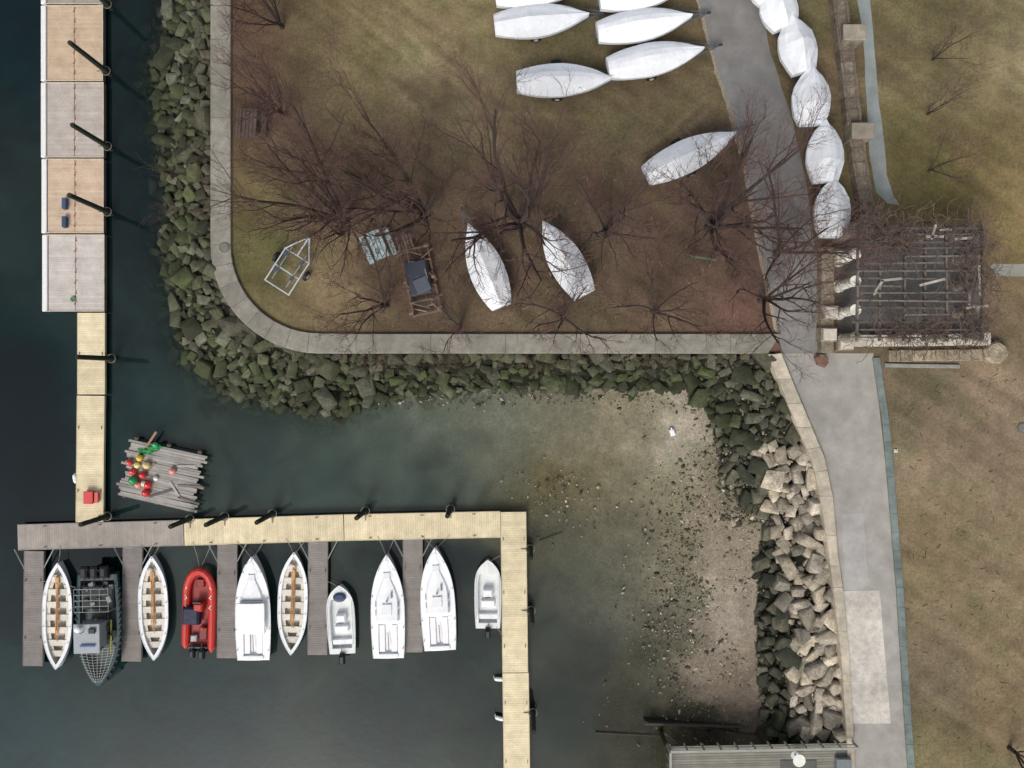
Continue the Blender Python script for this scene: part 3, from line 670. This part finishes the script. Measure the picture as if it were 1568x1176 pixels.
def W2l(px,py):
    q=W(px,py,zt); dx,dy=q[0]-o[0],q[1]-o[1]; return dx*math.cos(-ang)-dy*math.sin(-ang),dx*math.sin(-ang)+dy*math.cos(-ang)
for px,py,r,c in [(200,708,.2,C(214,60,50)),(216,701,.22,C(222,180,60)),(227,712,.24,C(216,190,130)),(206,722,.24,C(200,50,50)),(207,735,.3,C(30,130,70)),(221,727,.24,C(190,40,40)),(229,742,.24,C(205,30,40)),(212,712,.2,C(225,215,130)),(266,721,.22,C(220,140,125)),(222,740,.18,C(235,210,190)),(240,732,.15,C(230,228,220)),(226,754,.26,C(190,36,40)),(213,742,.2,C(230,140,120)),(240,681,.2,C(40,150,90))]:
    x,y=W2l(px,py); mb.ball((x,y,r*.9),r,c,M_paint,12); mb.tube((x,y,r*1.7),(x,y,r*1.7+.12),.03,.03,C(230,230,225),M_paint,6)
for _ in range(5):
    x,y=W2l(225,695); pts=[(x+random.uniform(-.3,.5)+k*.12-.4,y+random.uniform(-.15,.25)+k*.07,.06+.03*random.random()) for k in range(9)]; mb.path(pts,.03,C(30,140,70),M_paint,5)
mb.obj('work_raft',o,ang)
def simple(name,fn,px,py,z,rz=0):
    mb=MB(); fn(mb); return mb.obj(name,W(px,py,z),rz)
def crate(c,w=.7,l=.9,h=.4):
    def f(mb):
        mb.box((0,0,h/2),(w,l,h),c,M_paint,bev=.06); mb.box((0,0,h+.02),(w+.04,l+.04,.05),tuple(x*1.15 for x in c),M_paint,bev=.02); mb.box((0,-l/2-.02,h*.6),(.2,.05,.06),C(40,40,40),M_metal)
    return f
simple('dock_box',crate(C(52,76,104),.22,.65,.3),102,313,-1.5); simple('dock_box',crate(C(46,68,96),.22,.65,.3),102,341,-1.5)
simple('dock_box',crate(C(186,66,64),.55,.75,.3),139,761,-1.5); simple('dock_box',crate(C(200,90,84),.2,.6,.2),150,761,-1.5)
def coil(c):
    def f(mb):
        for k in range(3):
            pts=[((.08+.04*k)*math.cos(q)+random.uniform(-.03,.03),(.08+.04*k)*math.sin(q),.03+.015*k) for q in np.linspace(0,6,12)]; mb.path(pts,.02,c,M_paint,5)
    return f
simple('rope_coil',coil(C(50,120,80)),113,458,-1.48)
def fender(mb):
    mb.loft([[(r*math.cos(q),yy,r*math.sin(q)) for q in np.linspace(0,5.8,10)] for yy,r in ((-.3,.03),(-.25,.1),(-.15,.13),(.15,.13),(.25,.1),(.3,.03))],C(235,236,232),M_gel); mb.tube((0,.3,0),(.25,.35,.15),.015,.015,C(200,200,200),M_paint,5)
for p in [(764,1040,1.5),(765,1100,1.3),(115,733,.2)]: simple('dock_fender',fender,p[0],p[1],-1.7,p[2])
simple('white_jug',lambda mb:(mb.box((0,0,.12),(.3,.42,.25),WH,M_gel,bev=.06),mb.tube((0,.2,.2),(0,.32,.24),.05,.04,WH,M_gel,8)),1029,662,-1.98,.3)

def picnic(c):
    def f(mb):
        for i in range(4): mb.box((-.33+.22*i,0,.74),(.19,1.75,.04),jit(c,.15),M_wood)
        for s_ in (-1,1):
            for k in (0,1): mb.box((s_*(.68+.16*k),0,.44),(.14,1.75,.04),jit(c,.15),M_wood)
        for yy in (-.6,.6):
            mb.box((0,yy,.4),(1.5,.07,.09),C(90,86,80),M_wood)
            for s_ in (-1,1): mb.tube((s_*.6,yy,0),(s_*.25,yy,.72),.045,.045,C(90,86,80),M_wood,4)
    return f
simple('picnic_table',picnic(C(165,186,190)),581,378,0,math.radians(22))
simple('picnic_table',picnic(C(78,66,60)),388,195,0,math.radians(-4))
def cradle(mb):
    B_=C(106,86,74)
    for s_ in (-.85,.85): mb.box((s_,0,.35),(.12,4.2,.16),B_,M_wood)
    for yy in np.linspace(-2.0,2.0,6): mb.box((0,yy,.5),(1.8,.1,.12),jit(C(112,96,84),.2),M_wood)
    mb.box((-.05,.2,.72),(1.35,2.1,.3),C(52,58,70),M_dark,bev=.1); mb.box((.1,-.3,.92),(.9,.9,.12),C(80,84,94),M_dark,rz=.2,bev=.04)
    for p in ((-.8,-1.9),(.8,-1.9),(-.8,1.9),(.8,1.9),(.8,0),(-.8,0)): mb.tube((p[0],p[1],0),(p[0]*1.1,p[1],1.1),.05,.05,B_,M_wood,5); mb.box((p[0]*1.1,p[1],1.1),(.25,.14,.08),C(126,106,92),M_wood)
    for _ in range(14): mb.box((random.uniform(-.8,.8),random.uniform(-2.0,2.0),.62+random.uniform(0,.3)),(random.uniform(.5,1.3),.07,.05),jit(C(120,104,94),.4),M_wood,rz=random.uniform(0,3))
simple('boat_cradle',cradle,645,432,0,math.radians(12))
def crate2(mb):
    for i in range(5): mb.box((-.4+.2*i,0,.5),(.12,1.1,.05),jit(C(120,112,100),.2),M_wood)
    for yy in (-.45,.45): mb.box((0,yy,.42),(1.1,.09,.09),C(90,80,70),M_wood)
    for p in ((-.45,-.45),(.45,-.45),(-.45,.45),(.45,.45)): mb.box((p[0],p[1],.2),(.08,.08,.4),C(80,70,60),M_wood)
simple('wooden_pallet_stand',crate2,622,376,0,.3)
def horse(mb):
    mb.box((0,0,.7),(1.6,.1,.1),C(98,108,92),M_wood)
    for s_ in (-.6,.6):
        for k in (-1,1): mb.tube((s_,k*.3,0),(s_,0,.68),.035,.035,C(92,100,88),M_wood,4)
simple('sawhorse',horse,1072,398,0,-.15)
simple('granite_block',lambda mb:mb.loft([[(.36*k*math.cos(q)+dx,.5*k*math.sin(q),z_) for q in np.linspace(0,5.4,6)] for k,z_,dx in ((1,0,0),(1,.25,0),(.8,.4,.03))],C(112,84,70),M_rock),1256,552,0,.7)
def manhole(mb):
    mb.tube((0,0,0),(0,0,.05),.32,.32,C(96,94,90),M_conc,20); mb.tube((0,0,.05),(0,0,.065),.25,.25,C(120,118,112),M_metal,20)
simple('manhole_cover',manhole,1565,655,0); simple('drain_cover',manhole,344,379,.2)
simple('ground_marker',lambda mb:(mb.box((0,0,.05),(.22,.2,.1),C(215,215,210),M_conc,bev=.02),mb.tube((0,0,.1),(0,0,.14),.05,.04,C(160,160,160),M_metal,8)),1371,690,0)

# ---------------- garden wall and pergola ----------------
gw=[(1274,-300),(1276,0),(1284,60),(1292,130),(1300,205),(1310,270),(1322,335)]
GA=resample(gw,20); GB=[(p[0]+22+random.uniform(-1,1),p[1]-1) for p in GA]
wallstrip('stone_garden_wall',GA,GB,-.1,.7,C(118,108,94),M_rock,.28,.03,1)
mb=MB()
for px,py in [(1303,55),(1316,204),(1329,345)]:
    x,y,_=W(px,py,.8); mb.box((x,y,.6),(1.25,.85,1.3),jit(C(132,124,108),.1),M_rock,bev=.08); mb.box((x,y,1.3),(1.35,.95,.12),jit(C(140,132,118),.1),M_conc,bev=.04)
for off in (4,19):
    pts=[W(p[0]+off,p[1],1.0) for p in GA]; mb.path(pts,.04,C(112,98,86),M_wood,5)
for p in GA[::2]: mb.tube(W(p[0]+4,p[1],.6),W(p[0]+4,p[1],1.0),.04,.04,C(104,90,78),M_wood,5)
for p in GA:
    a_=W(p[0]+4,p[1],1.04); b_=W(p[0]+19,p[1]+random.uniform(-2,2),1.04); mb.tube(a_,b_,.03,.03,C(104,88,76),M_wood,4)
mb.obj('wall_piers_and_rail')
sheet('pergola_floor',[(1280,350),(1500,345),(1508,512),(1284,515)],.02,C(96,96,94),M_conc,0)
mb=MB()
ST=C(132,122,106); CP=C(182,176,164)
def wseg(p,q,w,h,c,cap=True):
    a_=Vector(W(*p,h)); b_=Vector(W(*q,h)); d=b_-a_; an=math.atan2(d.y,d.x); m_=(a_+b_)/2; k=max(1,int(d.length/.7))
    for i in range(k):
        e=a_+d*((i+.5)/k); mb.box((e.x,e.y,h/2-.1),(d.length/k-.02,w*random.uniform(.95,1.05),h+.1+random.uniform(-.03,.03)),jit(c,.2),M_rock,rz=an,bev=.04)
    if cap: mb.box((m_.x,m_.y,h+.03),(d.length+.08,w+.1,.1),CP,M_conc,rz=an,bev=.03)
wseg((1269,378),(1268,540),.75,.7,ST,False); wseg((1287,522),(1415,521),.6,.9,ST); wseg((1418,521),(1512,519),.6,.9,ST)
wseg((1362,545),(1525,543),.7,.35,C(140,128,108),False)
wseg((1300,355),(1330,343),.6,.9,ST)
for px,py in [(1290,392),(1272,478),(1270,512),(1296,525),(1327,346),(1505,518)]:
    x,y,_=W(px,py,.9); mb.box((x,y,.45),(.95,.85,1.02),jit(C(142,132,114),.12),M_rock,bev=.1); mb.box((x,y,1.02),(.8,.7,.12),CP,M_conc,bev=.04)
x,y,_=W(1527,540,.6); mb.loft([[(x+.75*k*math.cos(q)*random.uniform(.93,1.05),y+.7*k*math.sin(q)*random.uniform(.93,1.05),z_) for q in np.linspace(0,5.7,9)] for k,z_ in ((1,-.1),(1,.5),(.85,.62))],C(144,132,112),M_rock)
hh=2.6; WB=C(108,101,93)
colx=[1312,1384,1448,1503]; rows=[352,388,430,474,516]
for i,cx_ in enumerate(colx):
    for j,ry in enumerate(rows):
        if i in (1,2) and j in (1,2,3): continue
        x,y,_=W(cx_,ry,hh); cc=C(222,219,210) if i==0 and j in (1,2,3) else C(150,142,126); R0=1.25 if i==0 else 1
        n=12; mb.loft([[(x+R0*r*math.cos(6.283*k/n),y+R0*r*math.sin(6.283*k/n),z_) for k in range(n)] for z_,r in ((0,.32),(.15,.32),(.17,.24),(1.2,.24),(hh-.35,.2),(hh-.3,.25),(hh-.15,.27))],cc,M_conc)
for cx_ in colx+[1346,1415,1478]:
    a_=W(cx_,344,hh); b_=W(cx_+3,522,hh); mb.box(((a_[0]+b_[0])/2,(a_[1]+b_[1])/2,hh-.05),(.11,abs(a_[1]-b_[1]),.18),jit(WB,.25),M_wood,rz=random.uniform(-.015,.015))
for k in range(16):
    ry=348+k*11.2; x0=1306+random.uniform(-6,16); x1=1508+random.uniform(-26,6)
    if k in (5,7,11) : x1=1445
    if k in (4,12): x0=1385
    if k in (8,): x0,x1=1310,1380
    a_=W(x0,ry,hh+.15); b_=W(x1,ry+random.uniform(-3,3),hh+.15); d=Vector(b_)-Vector(a_); mb.box(((a_[0]+b_[0])/2,(a_[1]+b_[1])/2,hh+.13+random.uniform(-.02,.02)),(d.length,.08,.14),jit(WB,.3),M_wood,rz=math.atan2(d.y,d.x))
for (px,py,l,r) in [(1365,428,1.2,.1),(1428,432,1.5,.25),(1500,430,1.8,1.6),(1475,365,1.0,.1),(1430,355,.9,1.3),(1497,470,1.3,0.1),(1345,440,1.0,1.0),(1448,352,.7,.1),(1432,362,1.0,.0),(1485,455,.9,1.5)]:
    x,y,_=W(px,py,hh+.3); mb.box((x,y,hh+.27),(l,.14,.06),jit(C(160,156,146),.15),M_wood,rz=r)
mb.obj('stone_pergola')
mb=MB()
for _ in range(950):
    q=random.random()
    if q<.3: px,py=random.gauss(1355,28),random.gauss(360,16)
    elif q<.55: px,py=random.gauss(1502,13),random.uniform(350,515)
    elif q<.75: px,py=random.gauss(1415,45),random.gauss(508,8)
    elif q<.83: px,py=random.gauss(1470,25),random.gauss(355,16)
    else: px,py=random.uniform(1308,1512),random.uniform(345,520)
    p=Vector(W(px,py,hh+random.uniform(.1,.6))); an=random.uniform(0,6.28); cc=jit(C(94,78,70),.35)
    for k in range(7):
        an+=random.uniform(-.7,.7); q_=p+Vector((math.cos(an)*.22,math.sin(an)*.22,random.uniform(-.1,.09))); mb.tube(p,q_,.017,.013,cc,M_bark,3,False); p=q_
mb.obj('pergola_vine',fix=False)

# ---------------- pier at bottom right ----------------
zt=.15; mb=MB()
a_=W(1022,1140,zt); b_=W(1304,1134,zt)
for i in range(34):
    yy=a_[1]-.1-i*.16
    mb.box(((a_[0]+b_[0])/2,yy,zt-.03),(b_[0]-a_[0]-.1,.145,.05),jit(C(124,122,112),.12),M_wood,rz=.02)
for i in range(12):
    x=a_[0]+(b_[0]-a_[0])*i/11; mb.box((x,a_[1]+.02+.12*i/11*1.7,zt+.45),(.09,.09,1.0),C(130,130,122),M_wood)
    if i%3==0: mb.tube((x,a_[1]-.2,-3),(x,a_[1]-.2,zt-.1),.15,.15,C(50,46,38),M_bark,8)
mb.box(((a_[0]+b_[0])/2,a_[1]+.11,zt+.98),(b_[0]-a_[0],.14,.05),C(150,150,142),M_wood,rz=.019)
mb.box(((a_[0]+b_[0])/2,a_[1]+.11,zt+.5),(b_[0]-a_[0],.05,.08),C(120,120,112),M_wood,rz=.019)
for i in range(9):
    mb.box((a_[0]-.02,a_[1]-.05-.55*i,zt+.45),(.09,.09,1.0),C(130,130,122),M_wood)
mb.box((a_[0],a_[1]-2.5,zt+.95),(.14,4.9,.05),C(150,150,142),M_wood); mb.box((a_[0]+.12,a_[1]-2.4,zt+.0),(.12,4.9,.1),C(100,96,86),M_wood)
mb.box((b_[0]-.6,a_[1]-1.2,zt+.2),(.9,1.0,.35),C(110,116,118),M_paint,bev=.05)
mb.box((a_[0]+8.0,a_[1]-1.4,zt+.02),(2.2,.9,.04),C(86,88,84),M_wood)
mb.obj('wooden_pier')
simple('round_table',lambda mb:(mb.tube((0,0,0),(0,0,.7),.05,.05,C(200,200,200),M_metal,8),mb.tube((0,0,0),(0,0,.03),.25,.25,C(200,200,200),M_metal,14),mb.tube((0,0,.7),(0,0,.75),.36,.38,C(225,222,212),M_gel,20)),1217,1156,.12)
mb=MB()
for i in range(30):
    a_=W(990+i*4.9,1108+.3*i+(random.uniform(-1,1)),-1.5); mb.box((a_[0],a_[1],-2.2),(.18,.14,1.2+random.uniform(-.1,.1)),jit(C(52,46,38),.3),M_wood)
a_=W(988,1108,-1.6); b_=W(1140,1113,-1.6); mb.tube(a_,b_,.09,.09,C(70,62,52),M_wood)
mb.obj('timber_bulkhead')
mb=MB()
for p,q in [((912,1122),(1015,1127)),((826,828),(862,815)),((1040,1140),(1015,1118)),((1060,1112),(1180,1128))]: mb.tube(W(*p,-1.9),W(*q,-1.9),.06,.04,C(62,56,46),M_wood,6)
mb.obj('driftwood')

# ---------------- trees ----------------
def tree(px,py,h,spread,seed,nl=7,density=1.0,tr=.2,name='bare_tree',tw=1.0,z0=0):
    R_=random.Random(seed); mb=MB(); base=Vector((0,0,-.1))
    bark=C(68,58,54); tc_=C(92,68,62)
    def grow(p,d,ln,r,lvl):
        nseg=(6,5,4,3)[lvl]; st=ln/nseg; dd=d.copy(); rr=r
        f_=min(1,lvl/3); k0=R_.uniform(.85,1.2); c=tuple((bark[i]*(1-f_)+tc_[i]*f_)*k0 for i in range(3))
        end=.35
        for s_ in range(nseg):
            wob=(.08,.11,.15,.2)[lvl]
            dd=(dd+Vector((R_.gauss(0,wob),R_.gauss(0,wob),R_.gauss(0,wob*.6)+.09))).normalized()
            q=p+dd*st; r2=r*(1-(1-end)*(s_+1)/nseg)
            mb.tube(p,q,rr,r2,c,M_bark,6 if lvl==0 else (5 if lvl==1 else 3),False)
            p=q; rr=r2
            if lvl<3:
                nc=(1.5,1.75,2.3)[lvl]*density
                k=int(nc)+(1 if R_.random()<nc-int(nc) else 0)
                if s_==0 and lvl<2: k=0
                for _ in range(k):
                    ax=Vector((R_.gauss(0,1),R_.gauss(0,1),R_.gauss(0,.5))); ax-=dd*ax.dot(dd)
                    if ax.length<.1: continue
                    ax.normalize(); a_=R_.uniform(.35,.75); nd=(dd*math.cos(a_)+ax*math.sin(a_)).normalized()
                    grow(p,nd,ln*R_.uniform(.42,.64)*(1-.3*s_/nseg),max(rr*R_.uniform(.45,.65),.0085*tw),lvl+1)
    th=h*R_.uniform(.08,.14); top=base+Vector((0,0,th))
    mb.tube(base-Vector((0,0,.2)),base+Vector((0,0,.15)),tr*1.6,tr*1.2,bark,M_bark,8,False); mb.tube(base+Vector((0,0,.15)),top,tr*1.2,tr*.95,bark,M_bark,8,False)
    for i in range(nl):
        az=6.283*(i+R_.uniform(-.3,.3))/nl; el=R_.uniform(.2,.72)*spread if i>0 else .1
        d=Vector((math.cos(az)*math.sin(el),math.sin(az)*math.sin(el),math.cos(el))).normalized()
        grow(top,d,h*R_.uniform(.65,.9),tr*R_.uniform(.42,.62),0)
    mb.obj(name,W(px,py,z0),0,fix=False); return len(mb.f)
tot=0
for a in [(432,42,5.4,1.0,1,8,.75,.13),(437,178,5.6,1.0,2,8,.75,.13),
          (528,340,9.6,.95,3,10,.84,.27),(652,332,9.9,1.0,4,10,.86,.25),(797,347,9.9,1.0,5,10,.86,.27),(925,358,8.6,.85,6,7,.75,.19),
          (1085,350,9.6,1.05,7,10,.84,.27),(1188,388,7.6,1.0,17,6,.7,.19),(592,468,5.8,1.35,8,7,.75,.15),(862,488,5.8,1.4,9,7,.72,.15),(1000,478,6.2,1.35,10,7,.72,.16),(1165,460,7.4,1.3,11,8,.75,.2),
          (1420,175,4.2,1.0,12,4,.5,.07),(1422,262,4.4,1.0,13,4,.5,.07),(1428,92,4.0,1.0,14,4,.5,.07),(1545,1145,5.5,1.3,15,5,.6,.13),(705,500,4.4,1.4,18,6,.62,.1)]:
    tot+=tree(*a)
print('tree faces',tot)
for k,(px,py) in enumerate([(590,548),(680,550),(830,552),(1000,548)]):
    mb=MB(); R_=random.Random(k)
    for _ in range(90):
        p=Vector((R_.gauss(0,.9),R_.gauss(0,.3),0)); d=Vector((R_.gauss(0,.5),R_.gauss(-.3,.4),1)).normalized(); cc=jit(C(96,76,64),.25)
        for s_ in range(5):
            d=(d+Vector((R_.gauss(0,.3),R_.gauss(0,.3),0))).normalized(); q=p+d*.22; mb.tube(p,q,.014,.01,cc,M_bark,3,False); p=q
    mb.obj('bare_shrub',W(px,py,-.8),fix=False)
mb=MB(); R_=random.Random(5)
for _ in range(1300):
    px,py=R_.uniform(360,1170),R_.uniform(190,505)
    if R_.random()<.15: px,py=R_.uniform(1390,1560),R_.uniform(560,1170)
    if px<470 and py>400: continue
    p=Vector(W(px,py,.02)); an=R_.uniform(0,6.28); c=R_.choice([C(60,50,42),C(150,134,110),C(130,110,86),C(80,62,48)]); l=R_.uniform(.08,.4)
    q=p+Vector((math.cos(an)*l,math.sin(an)*l,.01)); mb.tube(p,q,.018,.01,c,M_bark,3,False)
mb.obj('fallen_twigs',fix=False)

# ---------------- light, world, camera ----------------
sc=bpy.context.scene
w=bpy.data.worlds.new('World'); sc.world=w; w.use_nodes=True; nt=w.node_tree
sky=nt.nodes.new('ShaderNodeTexSky'); sky.sky_type='NISHITA'; sky.sun_disc=False; sky.sun_elevation=math.radians(48); sky.sun_rotation=math.radians(200)
sky.air_density=1.0; sky.dust_density=5.0; sky.ozone_density=1.0
hs=nt.nodes.new('ShaderNodeHueSaturation'); hs.inputs['Saturation'].default_value=.42; nt.links.new(sky.outputs[0],hs.inputs['Color'])
bg=nt.nodes['Background']; nt.links.new(hs.outputs[0],bg.inputs['Color']); bg.inputs['Strength'].default_value=.15
sl=bpy.data.lights.new('sun','SUN'); sl.energy=1.3; sl.angle=math.radians(20); sl.color=(1,.97,.92); so=bpy.data.objects.new('sun',sl); bpy.context.collection.objects.link(so)
az=math.radians(200); el=math.radians(48); d=Vector((math.sin(az)*math.cos(el),math.cos(az)*math.cos(el),math.sin(el)))
so.rotation_euler=d.to_track_quat('Z','Y').to_euler()
cam=bpy.data.cameras.new('camera'); co=bpy.data.objects.new('camera',cam); bpy.context.collection.objects.link(co); co.location=(0,0,H); co.rotation_euler=(0,0,0)
cam.sensor_width=36; cam.lens=36*H/(1568*S); cam.clip_end=6000; sc.camera=co
sc.view_settings.view_transform='Standard'; sc.view_settings.look='None'; sc.view_settings.exposure=0
